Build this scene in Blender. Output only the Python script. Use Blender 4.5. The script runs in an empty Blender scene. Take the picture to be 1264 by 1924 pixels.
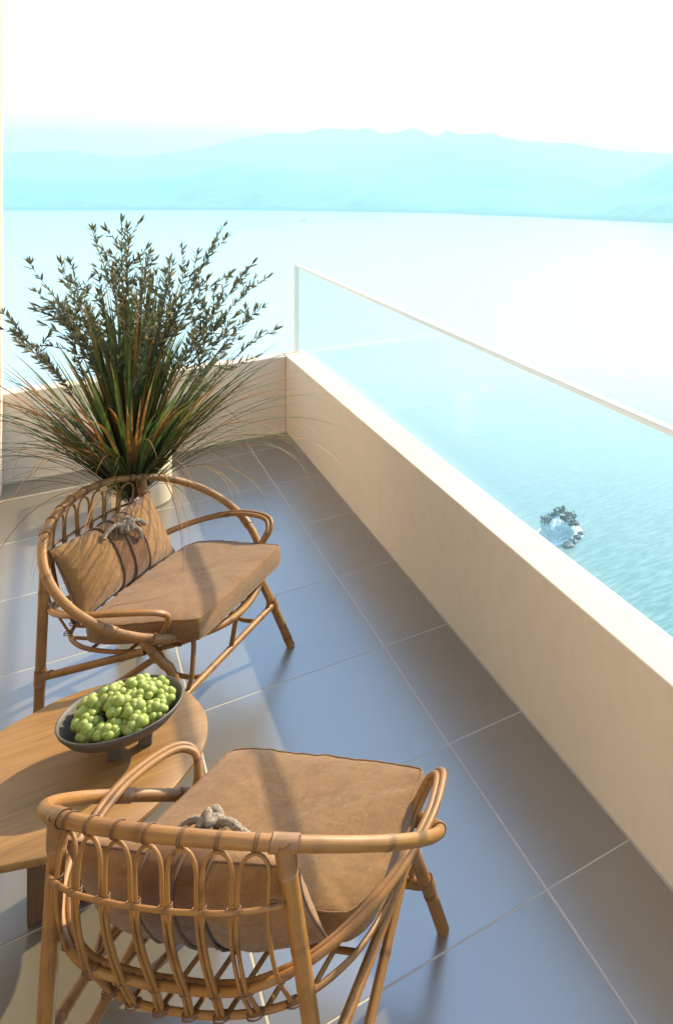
import bpy, math, random
import numpy as np
from mathutils import Vector, Matrix, noise as mnoise
R=math.radians
random.seed(7)
sc=bpy.context.scene
COL=sc.collection

# ---------------------------------------------------------------- camera
cam_d=bpy.data.cameras.new('camera'); cam=bpy.data.objects.new('camera',cam_d); COL.objects.link(cam)
cam.location=(0,0,1.76); cam.rotation_euler=(R(90),0,R(-36.73))
cam_d.lens=28.37; cam_d.sensor_width=36; cam_d.sensor_fit='AUTO'
cam_d.shift_x=-0.3153; cam_d.shift_y=-0.3441
cam_d.clip_start=0.05; cam_d.clip_end=60000
sc.camera=cam
# ---------------------------------------------------------------- light
SUN=Vector((1.322,0.52,1.0)).normalized()
EL=math.asin(SUN.z); AZ=math.atan2(SUN.x,SUN.y)
w=bpy.data.worlds.new('World'); sc.world=w; w.use_nodes=True
nt=w.node_tree; nt.nodes.clear()
sky=nt.nodes.new('ShaderNodeTexSky'); sky.sky_type='NISHITA'; sky.sun_disc=False
sky.sun_elevation=EL; sky.sun_rotation=AZ; sky.air_density=1.0; sky.dust_density=0.8; sky.ozone_density=1.6; sky.altitude=100
bg=nt.nodes.new('ShaderNodeBackground'); bg.inputs['Strength'].default_value=0.15
wo=nt.nodes.new('ShaderNodeOutputWorld')
nt.links.new(sky.outputs[0],bg.inputs[0]); nt.links.new(bg.outputs[0],wo.inputs[0])
sl=bpy.data.lights.new('sun','SUN'); sl.energy=2.7; sl.angle=R(0.6); sl.color=(1.0,0.91,0.66)
so=bpy.data.objects.new('sun',sl); COL.objects.link(so); so.rotation_euler=(-SUN).to_track_quat('-Z','Y').to_euler()
so.location=(20,8,15)
sc.view_settings.view_transform='Standard'; sc.view_settings.look='None'
sc.view_settings.exposure=1.63; sc.view_settings.gamma=1; sc.view_settings.use_curve_mapping=False
sc.cycles.max_bounces=10; sc.cycles.transparent_max_bounces=16; sc.cycles.volume_bounces=1
sc.render.film_transparent=False

# ---------------------------------------------------------------- helpers
def mesh(name,V,F,smooth=True,uv=None,attrs=None):
    me=bpy.data.meshes.new(name); me.from_pydata([tuple(v) for v in V],[],F)
    if smooth: me.polygons.foreach_set('use_smooth',[True]*len(me.polygons))
    if uv is not None:
        l=me.uv_layers.new(name='UVMap'); vi=np.empty(len(me.loops),dtype=np.int32); me.loops.foreach_get('vertex_index',vi)
        l.data.foreach_set('uv',np.asarray(uv,dtype=np.float32)[vi].ravel())
    if attrs:
        for k,a in attrs.items():
            at=me.attributes.new(k,'FLOAT','POINT'); at.data.foreach_set('value',np.asarray(a,dtype=np.float32))
    me.update(); return me
def obj(name,me,mat=None,parent=None,loc=None,**kw):
    if mat is not None and not me.materials: me.materials.append(mat)
    o=bpy.data.objects.new(name,me); COL.objects.link(o)
    if parent is not None: o.parent=parent
    if loc is not None: o.location=loc
    for k,v in kw.items(): o[k]=v
    return o
def empty(name,loc=(0,0,0),rz=0,**kw):
    o=bpy.data.objects.new(name,None); COL.objects.link(o); o.location=loc; o.rotation_euler=(0,0,rz)
    o.empty_display_size=.1
    for k,v in kw.items(): o[k]=v
    return o
class B:
    """collects geometry with uv and a float attribute"""
    def __init__(s): s.V=[];s.F=[];s.U=[];s.A=[]
    def add(s,V,F,U=None,A=None):
        n=len(s.V); s.V+= [tuple(v) for v in V]; s.F+=[tuple(i+n for i in f) for f in F]
        s.U+= list(U) if U is not None else [(v[0],v[1]) for v in V]
        s.A+= list(A) if A is not None else [0]*len(V)
    def box(s,x0,x1,y0,y1,z0,z1):
        V=[(x0,y0,z0),(x1,y0,z0),(x1,y1,z0),(x0,y1,z0),(x0,y0,z1),(x1,y0,z1),(x1,y1,z1),(x0,y1,z1)]
        s.add(V,[(0,3,2,1),(4,5,6,7),(0,1,5,4),(1,2,6,5),(2,3,7,6),(3,0,4,7)])
    def tube(s,P,r,n=12,closed=False,nodes=0,seed=0,rope=0,taper=None,caps=True):
        P=[Vector(p) for p in P]; N=len(P)
        if not hasattr(r,'__len__'): r=[r]*N
        T=[]
        for i in range(N):
            a=P[(i-1)%N] if (closed or i>0) else P[i]; b=P[(i+1)%N] if (closed or i<N-1) else P[i]
            T.append((b-a).normalized())
        up=Vector((0,0,1)) if abs(T[0].z)<.9 else Vector((0,1,0))
        n0=(up-T[0]*up.dot(T[0])).normalized(); frames=[n0]
        for i in range(1,N):
            v=frames[-1]; v=(v-T[i]*v.dot(T[i])).normalized(); frames.append(v)
        if closed:  # untwist
            v=frames[-1]; v=(v-T[0]*v.dot(T[0])).normalized(); b0=T[0].cross(frames[0])
            ang=math.atan2(v.dot(b0),v.dot(frames[0]))
            frames=[(Matrix.Rotation(-ang*i/N,3,T[i])@f) for i,f in enumerate(frames)]
        L=0; V=[];U=[];A=[]; rnd=random.Random(seed); nxt=rnd.uniform(.02,.15) if nodes else 1e9
        Ls=[0]
        for i in range(1,N): Ls.append(Ls[-1]+(P[i]-P[i-1]).length)
        nd=[]
        if nodes:
            x=rnd.uniform(.03,nodes)
            while x<Ls[-1]: nd.append(x); x+=nodes*rnd.uniform(.7,1.4)
        off=rnd.uniform(0,20)
        for i in range(N):
            bt=T[i].cross(frames[i]); k=0
            for x in nd: k=max(k,math.exp(-((Ls[i]-x)/.0035)**2))
            for j in range(n+1):
                a=2*math.pi*j/n; rr=r[i]*(1+.10*k)
                if rope: rr*=1+.16*abs(math.cos(1.5*a-Ls[i]*rope))
                V.append(P[i]+(frames[i]*math.cos(a)+bt*math.sin(a))*rr); U.append((j/n*3+off,Ls[i]+off)); A.append(k)
        F=[]
        M=N if closed else N-1
        for i in range(M):
            i2=(i+1)%N
            for j in range(n): F.append((i*(n+1)+j,i2*(n+1)+j,i2*(n+1)+j+1,i*(n+1)+j+1))
        if not closed and caps:
            F.append(tuple(range(n-1,-1,-1))); F.append(tuple((N-1)*(n+1)+j for j in range(n)))
        s.add(V,F,U,A)
    def mesh(s,name,smooth=True,sharp=None): return mesh(name,s.V,s.F,smooth,s.U,{'node':s.A})
def cr(C,n=8,closed=False):
    C=[Vector(c) for c in C]; out=[]
    if closed: Q=[C[-1]]+C+[C[0],C[1]]
    else: Q=[C[0]*2-C[1]]+C+[C[-1]*2-C[-2]]
    for i in range(1,len(Q)-2):
        a,b,c,d=Q[i-1:i+3]
        for k in range(n):
            t=k/n; out.append(.5*((2*b)+(c-a)*t+(2*a-5*b+4*c-d)*t*t+(3*b-a-3*c+d)*t**3))
    if not closed: out.append(C[-1])
    return out
def lin(a,b,n): a,b=Vector(a),Vector(b); return [a.lerp(b,i/n) for i in range(n+1)]
def bevel(o,wd,seg=2,ang=40):
    m=o.modifiers.new('bevel','BEVEL'); m.width=wd; m.segments=seg; m.limit_method='ANGLE'; m.angle_limit=R(ang); return o
def shade_sharp(me): me.polygons.foreach_set('use_smooth',[False]*len(me.polygons)); return me
def boxobj(name,x0,x1,y0,y1,z0,z1,mat,parent=None,bev=.003,**kw):
    b=B(); b.box(x0,x1,y0,y1,z0,z1); me=shade_sharp(b.mesh(name)); o=obj(name,me,mat,parent,**kw)
    if bev: bevel(o,bev)
    return o

# ---------------------------------------------------------------- materials
def mat(name):
    m=bpy.data.materials.new(name); m.use_nodes=True; t=m.node_tree; p=t.nodes['Principled BSDF']; return m,t,p
def N(t,ty,**kw):
    n=t.nodes.new(ty)
    for k,v in kw.items():
        if k in n.inputs: n.inputs[k].default_value=v
        else: setattr(n,k,v)
    return n
def ramp(t,src,stops):
    r=t.nodes.new('ShaderNodeValToRGB'); e=r.color_ramp.elements
    while len(e)<len(stops): e.new(.5)
    for i,(p,c) in enumerate(stops): e[i].position=p; e[i].color=(*c,1) if len(c)==3 else c
    t.links.new(src,r.inputs[0]); return r
def mix(t,a,b,fac,mode='MIX'):
    m=t.nodes.new('ShaderNodeMix'); m.data_type='RGBA'; m.blend_type=mode
    for s,i in ((fac,0),(a,6),(b,7)):
        if hasattr(s,'links'): t.links.new(s,m.inputs[i])
        elif i==0: m.inputs[0].default_value=s
        else: m.inputs[i].default_value=(*s,1)
    return m.outputs[2]
def bump(t,p,h,strength=.3,dist=.002):
    b=t.nodes.new('ShaderNodeBump'); b.inputs['Strength'].default_value=strength; b.inputs['Distance'].default_value=dist
    t.links.new(h,b.inputs['Height']); t.links.new(b.outputs[0],p.inputs['Normal']); return b
def coords(t,kind='Object',scale=(1,1,1)):
    c=t.nodes.new('ShaderNodeTexCoord'); m=t.nodes.new('ShaderNodeMapping'); m.inputs['Scale'].default_value=scale
    t.links.new(c.outputs[kind],m.inputs[0]); return m.outputs[0]
def noise(t,vec,scale,detail=4,rough=.55,dist=0):
    n=N(t,'ShaderNodeTexNoise',Scale=scale,Detail=detail,Roughness=rough,Distortion=dist); t.links.new(vec,n.inputs['Vector']); return n.outputs[0]

def m_rattan(name,light,dark,rough=.52):
    m,t,p=mat(name); uv=coords(t,'UV',(1,1,1))
    mp=N(t,'ShaderNodeMapping'); mp.inputs['Scale'].default_value=(9,3.5,1); t.links.new(uv,mp.inputs[0])
    st=noise(t,mp.outputs[0],2.2,5,.65)
    blot=noise(t,coords(t,'Object'),9,4,.6)
    fine=noise(t,coords(t,'Object'),160,3,.6)
    c1=ramp(t,st,[(.3,dark),(.62,light)]).outputs[0]
    c2=mix(t,c1,tuple(x*.62 for x in dark),ramp(t,blot,[(.48,(0,0,0)),(.78,(.75,)*3)]).outputs[0])
    c2=mix(t,c2,tuple(min(1,x*1.25) for x in light),ramp(t,fine,[(.55,(0,0,0)),(.75,(.3,)*3)]).outputs[0])
    at=N(t,'ShaderNodeAttribute',attribute_name='node')
    mm=N(t,'ShaderNodeMath',operation='MULTIPLY'); mm.inputs[1].default_value=.7; t.links.new(at.outputs['Fac'],mm.inputs[0])
    c3=mix(t,c2,tuple(x*.4 for x in dark),mm.outputs[0])
    t.links.new(c3,p.inputs['Base Color']); p.inputs['Roughness'].default_value=rough
    p.inputs['Coat Weight'].default_value=.06; p.inputs['Coat Roughness'].default_value=.35
    bump(t,p,st,.35,.0012); return m
RAT=m_rattan('rattan',(.36,.152,.027),(.19,.066,.010))
RATD=m_rattan('rattan_binding',(.20,.085,.028),(.10,.038,.013),.5)
WRAP=m_rattan('leather_wrap',(.30,.135,.040),(.19,.075,.020),.5)

def m_fabric(name,c,c2,scale=900,piping=False,blotch=6):
    m,t,p=mat(name); o=coords(t,'Object')
    nb=noise(t,o,blotch,5,.6); nf=noise(t,coords(t,'Object',(1,1,1)),scale*.35,2,.5)
    wx=N(t,'ShaderNodeTexWave',Scale=scale*.28,Distortion=1.0); wx.bands_direction='X'; t.links.new(o,wx.inputs[0])
    wy=N(t,'ShaderNodeTexWave',Scale=scale*.28,Distortion=1.0); wy.bands_direction='Y'; t.links.new(o,wy.inputs[0])
    wz=N(t,'ShaderNodeMath',operation='ADD'); t.links.new(wx.outputs[1],wz.inputs[0]); t.links.new(wy.outputs[1],wz.inputs[1])
    slub=noise(t,coords(t,'Object',(8,110,60)),1.5,4,.6); slub2=noise(t,coords(t,'Object',(110,8,60)),1.5,4,.6)
    col=ramp(t,nb,[(.3,c2),(.7,c)]).outputs[0]
    col=mix(t,col,tuple(x*.66 for x in c2),ramp(t,slub,[(.45,(0,0,0)),(.8,(.35,)*3)]).outputs[0])
    col=mix(t,col,tuple(x*.72 for x in c2),ramp(t,noise(t,o,22,5,.7),[(.45,(0,0,0)),(.7,(.6,)*3)]).outputs[0])
    col=mix(t,col,tuple(min(1,x*1.25) for x in c),ramp(t,noise(t,o,95,4,.75),[(.5,(0,0,0)),(.72,(.55,)*3)]).outputs[0])
    col=mix(t,col,tuple(min(1,x*1.3) for x in c),ramp(t,slub2,[(.52,(0,0,0)),(.85,(.3,)*3)]).outputs[0])
    col=mix(t,col,tuple(x*.6 for x in c),ramp(t,nf,[(.45,(0,0,0)),(.7,(.5,)*3)]).outputs[0])
    t.links.new(col,p.inputs['Base Color']); p.inputs['Roughness'].default_value=.92
    p.inputs['Specular IOR Level'].default_value=.2
    p.inputs['Sheen Weight'].default_value=.25; p.inputs['Sheen Roughness'].default_value=.5
    h=N(t,'ShaderNodeMath',operation='ADD'); t.links.new(wz.outputs[0],h.inputs[0]); t.links.new(noise(t,o,240,3,.7),h.inputs[1])
    bump(t,p,h.outputs[0],.35,.0012)
    b0=N(t,'ShaderNodeBump'); b0.inputs['Strength'].default_value=.5; b0.inputs['Distance'].default_value=.006; t.links.new(noise(t,o,16,4,.6,.8),b0.inputs['Height'])
    for l in list(p.inputs['Normal'].links): t.links.new(b0.outputs[0],l.from_node.inputs['Normal'])
    return m
FAB=m_fabric('suede_linen',(.29,.134,.036),(.215,.092,.023))
FABP=m_fabric('pillow_linen',(.31,.146,.042),(.25,.108,.028))
PIPE=m_fabric('piping_dark',(.18,.085,.035),(.11,.05,.02))
STRAP=m_fabric('strap_leather',(.18,.068,.014),(.13,.045,.009),blotch=14)

m,t,p=mat('rope'); o=coords(t,'Object'); f=noise(t,o,220,3,.7)
t.links.new(ramp(t,f,[(.3,(.10,.065,.04)),(.7,(.40,.30,.20))]).outputs[0],p.inputs['Base Color']); p.inputs['Roughness'].default_value=.95
bump(t,p,f,.6,.0015); ROPE=m

m,t,p=mat('oak'); v=coords(t,'Object',(2.2,30,30)); g=noise(t,v,2.4,6,.62,.6)
v2=coords(t,'Object',(6,220,60)); g2=noise(t,v2,1.5,3,.7)
c=ramp(t,g,[(.28,(.20,.088,.020)),(.5,(.28,.132,.033)),(.72,(.33,.165,.046))]).outputs[0]
c=mix(t,c,(.20,.085,.026),ramp(t,g2,[(.55,(0,0,0)),(.78,(.6,)*3)]).outputs[0])
t.links.new(c,p.inputs['Base Color']); p.inputs['Roughness'].default_value=.5; bump(t,p,g2,.15,.0006); OAK=m
m,t,p=mat('oak_shaded'); v=coords(t,'Object',(30,30,2.2)); g=noise(t,v,2.4,6,.62,.6)
c=ramp(t,g,[(.28,(.085,.038,.013)),(.72,(.15,.070,.026))]).outputs[0]  # darker copy of the table oak, the pedestal's shade put into its colour
t.links.new(c,p.inputs['Base Color']); p.inputs['Roughness'].default_value=.5; OAK_SHADED=m

m,t,p=mat('bowl_stoneware'); o=coords(t,'Object'); f=noise(t,o,60,5,.65)
t.links.new(ramp(t,f,[(.3,(.070,.052,.038)),(.7,(.115,.088,.066))]).outputs[0],p.inputs['Base Color']); p.inputs['Roughness'].default_value=.55
bump(t,p,f,.2,.001); BOWL=m

m,t,p=mat('grape_skin'); o=coords(t,'Object'); f=noise(t,o,45,4,.6); oi=N(t,'ShaderNodeObjectInfo')
c=ramp(t,f,[(.3,(.19,.22,.02)),(.7,(.31,.34,.05))]).outputs[0]
c=mix(t,c,(.38,.39,.09),ramp(t,oi.outputs['Random'],[(0,(0,0,0)),(1,(.55,)*3)]).outputs[0])
c=mix(t,c,(.14,.155,.012),ramp(t,noise(t,o,150,2,.5),[(.55,(0,0,0)),(.8,(.5,)*3)]).outputs[0])
t.links.new(c,p.inputs['Base Color']); p.inputs['Roughness'].default_value=.5
p.inputs['Subsurface Weight'].default_value=.12; p.inputs['Subsurface Radius'].default_value=(.006,.008,.002); GRAPE=m

def m_plaster(name,c,c2):
    m,t,p=mat(name); o=coords(t,'Object'); a=noise(t,o,1.6,5,.6); f=noise(t,o,55,5,.7); s=noise(t,o,14,3,.6)
    col=ramp(t,a,[(.3,c2),(.7,c)]).outputs[0]
    col=mix(t,col,tuple(x*.86 for x in c2),ramp(t,s,[(.5,(0,0,0)),(.85,(.5,)*3)]).outputs[0])
    t.links.new(col,p.inputs['Base Color']); p.inputs['Roughness'].default_value=.85
    bump(t,p,f,.18,.0015); return m
PLA=m_plaster('cream_plaster',(.72,.57,.41),(.69,.54,.38))
POT=m_plaster('cream_ceramic',(.74,.60,.42),(.70,.56,.38))
WHITE=m_plaster('white_ceramic',(.78,.74,.68),(.74,.69,.62))
RAIL=m_plaster('sand_metal',(.66,.56,.42),(.64,.54,.40))
RAIL.node_tree.nodes['Principled BSDF'].inputs['Roughness'].default_value=.45

EDGE=m_plaster('frosted_glass_edge',(.80,.70,.56),(.78,.68,.54)); t=EDGE.node_tree; p=t.nodes['Principled BSDF']
tr=N(t,'ShaderNodeBsdfTransparent'); mx=N(t,'ShaderNodeMixShader'); mx.inputs[0].default_value=.45
t.links.new(p.outputs[0],mx.inputs[1]); t.links.new(tr.outputs[0],mx.inputs[2]); t.links.new(mx.outputs[0],t.nodes['Material Output'].inputs[0])
m,t,p=mat('porcelain_tile'); geo=N(t,'ShaderNodeNewGeometry'); oi=N(t,'ShaderNodeObjectInfo')
a=noise(t,geo.outputs['Position'],1.7,5,.6); c=ramp(t,a,[(.3,(.128,.098,.062)),(.7,(.160,.124,.083))]).outputs[0]
hs=N(t,'ShaderNodeHueSaturation'); mr=N(t,'ShaderNodeMapRange'); mr.inputs[3].default_value=.88; mr.inputs[4].default_value=1.12
t.links.new(oi.outputs['Random'],mr.inputs[0]); t.links.new(mr.outputs[0],hs.inputs['Value']); t.links.new(c,hs.inputs['Color'])
t.links.new(hs.outputs[0],p.inputs['Base Color'])
rr_=N(t,'ShaderNodeMapRange'); rr_.inputs[3].default_value=.27; rr_.inputs[4].default_value=.34; t.links.new(a,rr_.inputs[0]); t.links.new(rr_.outputs[0],p.inputs['Roughness'])
p.inputs['IOR'].default_value=3.0; TILE=m
m,t,p=mat('grout'); p.inputs['Base Color'].default_value=(.52,.44,.34,1); p.inputs['Roughness'].default_value=.9; GROUT=m

m,t,p=mat('railing_glass'); t.nodes.remove(p); out=t.nodes['Material Output']
tr=N(t,'ShaderNodeBsdfTransparent'); tr.inputs[0].default_value=(.955,.975,.97,1)
gl=N(t,'ShaderNodeBsdfGlossy'); gl.inputs['Roughness'].default_value=.01
lw=N(t,'ShaderNodeLayerWeight'); lw.inputs[0].default_value=.5; fr=N(t,'ShaderNodeMath',operation='POWER'); fr.inputs[1].default_value=5.0; t.links.new(lw.outputs['Facing'],fr.inputs[0]); fs=N(t,'ShaderNodeMath',operation='MULTIPLY_ADD'); fs.inputs[1].default_value=.5; fs.inputs[2].default_value=.008; t.links.new(fr.outputs[0],fs.inputs[0]); fr=fs; mx=N(t,'ShaderNodeMixShader')
t.links.new(fr.outputs[0],mx.inputs[0]); t.links.new(tr.outputs[0],mx.inputs[1]); t.links.new(gl.outputs[0],mx.inputs[2]); t.links.new(mx.outputs[0],out.inputs[0]); GLASS=m
m,t,p=mat('door_glass'); p.inputs['Base Color'].default_value=(.03,.035,.04,1); p.inputs['Roughness'].default_value=.05; DGLASS=m

m,t,p=mat('sea_water'); geo=N(t,'ShaderNodeNewGeometry'); P=geo.outputs['Position']
big=noise(t,P,.006,4,.55); sep=N(t,'ShaderNodeMapping'); sep.inputs['Scale'].default_value=(.16,.62,1); sep.inputs['Rotation'].default_value=(0,0,R(-28)); t.links.new(P,sep.inputs[0])
wv=noise(t,sep.outputs[0],1.0,5,.62,.3); wv2=noise(t,P,.05,4,.55)
c=ramp(t,big,[(.3,(.06,.19,.185)),(.7,(.11,.25,.24))]).outputs[0]
sx=N(t,'ShaderNodeVectorMath',operation='LENGTH'); t.links.new(P,sx.inputs[0]); far_glare=N(t,'ShaderNodeMapRange'); far_glare.inputs[1].default_value=225; far_glare.inputs[2].default_value=500; t.links.new(sx.outputs['Value'],far_glare.inputs[0])
c=mix(t,c,(.56,.60,.595),far_glare.outputs[0])  # pale glare and haze of the far water put into its base colour
c=mix(t,c,(.30,.42,.41),ramp(t,wv,[(.42,(0,0,0)),(.64,(.7,)*3)]).outputs[0])
c=mix(t,c,(.05,.20,.21),ramp(t,noise(t,sep.outputs[0],2.6,4,.6),[(.5,(0,0,0)),(.72,(.3,)*3)]).outputs[0])
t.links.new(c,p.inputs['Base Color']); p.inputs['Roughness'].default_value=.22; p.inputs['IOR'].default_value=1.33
ad=N(t,'ShaderNodeMath',operation='ADD'); t.links.new(wv,ad.inputs[0]); t.links.new(wv2,ad.inputs[1])
bump(t,p,ad.outputs[0],.22,.35); SEA=m

def m_hill(name,c1,c2):
    m,t,p=mat(name); geo=N(t,'ShaderNodeNewGeometry'); a=noise(t,geo.outputs['Position'],.012,6,.65)
    c=ramp(t,a,[(.35,c1),(.65,c2)]).outputs[0]; sp=N(t,'ShaderNodeSeparateXYZ'); t.links.new(geo.outputs['Position'],sp.inputs[0])
    mr=N(t,'ShaderNodeMapRange'); mr.inputs[1].default_value=-110; mr.inputs[2].default_value=-116; t.links.new(sp.outputs['Z'],mr.inputs[0])
    c=mix(t,c,(.01,.025,.03),mr.outputs[0]); t.links.new(c,p.inputs['Base Color']); p.inputs['Roughness'].default_value=.95; return m
HILL=m_hill('wooded_slope',(.005,.045,.045),(.11,.26,.22))
m,t,p=mat('surf'); p.inputs['Base Color'].default_value=(.75,.82,.82,1); SURF=m

# ---------------------------------------------------------------- sea, hills, haze
SZ=-120.0
b=B(); n=24
V=[(-6300+12600*i/n,-6300+12600*j/n,SZ) for j in range(n+1) for i in range(n+1)]
b.add(V,[(j*(n+1)+i,j*(n+1)+i+1,(j+1)*(n+1)+i+1,(j+1)*(n+1)+i) for j in range(n) for i in range(n)])
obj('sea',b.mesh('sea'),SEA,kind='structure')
th=R(36.73)
def cw(x,y): return (x*math.cos(th)+y*math.sin(th), -x*math.sin(th)+y*math.cos(th))   # survey axes -> site axes
def hills(prof,front,depth,seed,nu=150,nv=14,amp=.16):
    """prof: (survey x at ridge, height above sea); front: shoreline distance as a function of bearing"""
    V=[];F=[]
    xs=[p[0] for p in prof]
    for i in range(nu+1):
        s=xs[0]+(xs[-1]-xs[0])*i/nu
        h=float(np.interp(s,xs,[p[1] for p in prof])); y0=float(np.interp(s,xs,[p[2] for p in prof]))
        for j in range(nv+1):
            v=j/nv; yy=y0+depth*v; sc_=yy/y0
            base=h*min(1,(v/.5)**.8) if v<.5 else h*(1-((v-.5)/.5)**1.6)
            nz=mnoise.fractal(Vector((s*y0*.004+seed,yy*.004,seed)),.9,2.2,5)
            z=SZ-2+(base+2)*(1+amp*nz*3) if 0<j<nv else SZ-3
            x=s*y0*(1+(sc_-1)*.9)
            X,Y=cw(x,yy); V.append((X,Y,max(z,SZ-3)))
    for i in range(nu):
        for j in range(nv):
            a=i*(nv+1)+j; F.append((a,a+nv+1,a+nv+2,a+1))
    return V,F
# bearing (x/y in survey axes), ridge height above the sea, distance of the shore
near=[(-1.15,52,2050),(-.82,60,1915),(-.70,62,1915),(-.60,88,1930),(-.53,96,1930),(-.46,86,1910),(-.40,76,1880),(-.33,66,1850),(-.27,56,1810),(-.22,44,1750),(-.17,34,1700),(-.13,30,1650),(-.10,32,1620),(-.06,48,1590),(-.02,70,1560),(.02,98,1530),(.12,140,1500),(.3,160,1400)]
V_,F_=hills(near,None,900,3.1); obj('hills',mesh('near_hills',V_,F_),HILL,kind='structure')
far=[(-1.6,140,6200),(-1.0,150,6000),(-.82,160,5400),(-.74,210,5400),(-.68,120,5400),(-.62,165,5400),(-.55,260,5400),(-.48,310,5400),(-.41,345,5400),(-.32,345,5400),(-.25,325,5400),(-.18,295,5400),(-.12,250,5400),(-.05,200,5400),(.02,190,5400),(.2,260,5400),(.5,200,5600)]
nf=lambda a: 1-.36*max(0,min(1,(a+.36)/.14))
far=[(a,(h-120)*.68*nf(a)+122,d*.66*nf(a)) for a,h,d in far]
V_,F_=hills(far,None,1800,9.7,amp=.05); obj('hills',mesh('far_hills',V_,F_),HILL,kind='structure')

HZ=True
if HZ:
    m=bpy.data.materials.new('air_haze'); m.use_nodes=True; t=m.node_tree; t.nodes.clear()
    out=t.nodes.new('ShaderNodeOutputMaterial'); pv=t.nodes.new('ShaderNodeVolumePrincipled')
    pv.inputs['Color'].default_value=(.46,.76,.79,1); pv.inputs['Density'].default_value=.00047; pv.inputs['Anisotropy'].default_value=.3
    t.links.new(pv.outputs[0],out.inputs['Volume'])
    b=B(); b.box(-6400,6400,-6400,6400,SZ-6,172); me=shade_sharp(b.mesh('haze')); obj('haze',me,m,kind='stuff')

# boat and wake on the bay
boat=empty('motor_boat',(392.9,1710.1,SZ),R(35),label='tiny teal motor boat crossing the bay far below the hills',category='boat')
BM,t,p=mat('boat_hull'); p.inputs['Base Color'].default_value=(.04,.30,.32,1); p.inputs['Roughness'].default_value=.4
BW,t,p=mat('boat_cabin'); p.inputs['Base Color'].default_value=(.55,.6,.6,1)
b=B(); sec=[(-6,1.8,.2,1.6),(-3,2.0,0,1.7),(1,2.0,0,1.9),(4,1.3,.2,2.2),(6.5,.08,.9,2.6)]
V=[];F=[]
for x,wd,z0,z1 in sec: V+=[(x,-wd,z1),(x,-wd*.7,z0-.3),(x,wd*.7,z0-.3),(x,wd,z1)]
for i in range(4):
    for j in range(4):
        F.append((i*4+j,(i+1)*4+j,(i+1)*4+(j+1)%4,i*4+(j+1)%4))
F+=[(3,2,1,0),(16,17,18,19)]
b.add(V,F); obj('hull',b.mesh('hull',False),BM,boat)
b=B(); b.box(-2.5,1.8,-1.3,1.3,1.75,3.4); obj('cabin',shade_sharp(b.mesh('cabin')),BW,boat)
b=B(); 
V=[];F=[];K=16
for i in range(K+1):
    d=-7-i*13; wd=1.0+i*.35; V+=[(d,-wd+math.sin(i)*.5,.04),(d,wd+math.sin(i*1.7)*.5,.04)]
F=[(2*i,2*i+2,2*i+3,2*i+1) for i in range(K)]
m,t,p=mat('wake_water'); p.inputs['Base Color'].default_value=(.05,.42,.46,1); p.inputs['Roughness'].default_value=.3
b.add(V,F); wk=obj('wake',b.mesh('wake'),m,None); wk.location=boat.location+Vector((0,0,.05)); wk.rotation_euler=(0,0,R(35)); wk['kind']='structure'

# rocky islet with shrubs
def rock_mesh(name,rx,ry,h,seed,nu=28,nv=10):
    V=[];F=[]
    for j in range(nv+1):
        v=j/nv; rr=(1-v**2.6)**.5 if v<1 else 0; z=h*v
        for i in range(nu):
            a=2*math.pi*i/nu; d=Vector((math.cos(a),math.sin(a),v*1.2))
            k=1+.34*mnoise.fractal(d*1.7+Vector((seed,0,0)),.8,2.1,4)
            V.append((rx*rr*math.cos(a)*k,ry*rr*math.sin(a)*k,z*(1+.2*mnoise.noise(d*2+Vector((seed,3,1))))-.6))
    for j in range(nv):
        for i in range(nu): F.append((j*nu+i,j*nu+(i+1)%nu,(j+1)*nu+(i+1)%nu,(j+1)*nu+i))
    F.append(tuple(nv*nu+i for i in range(nu)))
    return mesh(name,V,F,False)
PALE,t,p=mat('pale_rock'); o=coords(t,'Object',(1,1,.35)); a=noise(t,o,1.6,5,.7)
t.links.new(ramp(t,a,[(.35,(.42,.50,.50)),(.6,(.70,.76,.75))]).outputs[0],p.inputs['Base Color']); bump(t,p,a,.8,.4)
DARK,t,p=mat('dark_rock'); o=coords(t,'Object'); a=noise(t,o,2.0,5,.7)
t.links.new(ramp(t,a,[(.35,(.06,.06,.075)),(.65,(.16,.18,.22))]).outputs[0],p.inputs['Base Color']); bump(t,p,a,.8,.3)
SHR,t,p=mat('islet_shrub'); a=noise(t,coords(t,'Object'),2.0,4,.7)
t.links.new(ramp(t,a,[(.35,(.06,.045,.055)),(.65,(.20,.165,.15))]).outputs[0],p.inputs['Base Color'])
isl=empty('rock_islet',(130.5,230.0,SZ),0,label='small pale rocky islet with dark shrubs rising from the turquoise water beyond the parapet',category='islet')
obj('cliff',rock_mesh('cliff',6.2,5.4,6.5,2.2),PALE,isl)
rd=random.Random(3)
def camdir(x,y): 
    X,Y=cw(x,y); return (X,Y)
for (cx_,cy_,rx,ry,h) in [(6.6,-2.5,1.5,1.5,1.6),(5.4,-5.2,1.6,2.0,1.5),(4.0,-7.8,2.0,2.1,1.7),(7.3,.3,1.0,1.5,1.3),(-7.0,-.5,1.0,1.0,1.1)]:
    X,Y=camdir(cx_,cy_); obj('boulder',rock_mesh('boulder',rx,ry,h,rd.uniform(0,9),14,6),DARK,isl,(X,Y,0))
fb=B(); V=[];F=[]; K=64
for i in range(K):
    a=2*math.pi*i/K; k=1+.22*mnoise.noise(Vector((math.cos(a)*2,math.sin(a)*2,4))); k2=k+.10+.12*abs(mnoise.noise(Vector((math.cos(a)*5,math.sin(a)*5,9))))
    V+=[(6.0*k*math.cos(a)*.8,5.4*k*math.sin(a)*.8,.06),(7.4*k2*math.cos(a),6.8*k2*math.sin(a),.05)]
F=[(2*i,2*i+1,(2*i+3)%(2*K),(2*i+2)%(2*K)) for i in range(K)]
fb.add(V,F); obj('foam',fb.mesh('foam'),SURF,isl)
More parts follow.
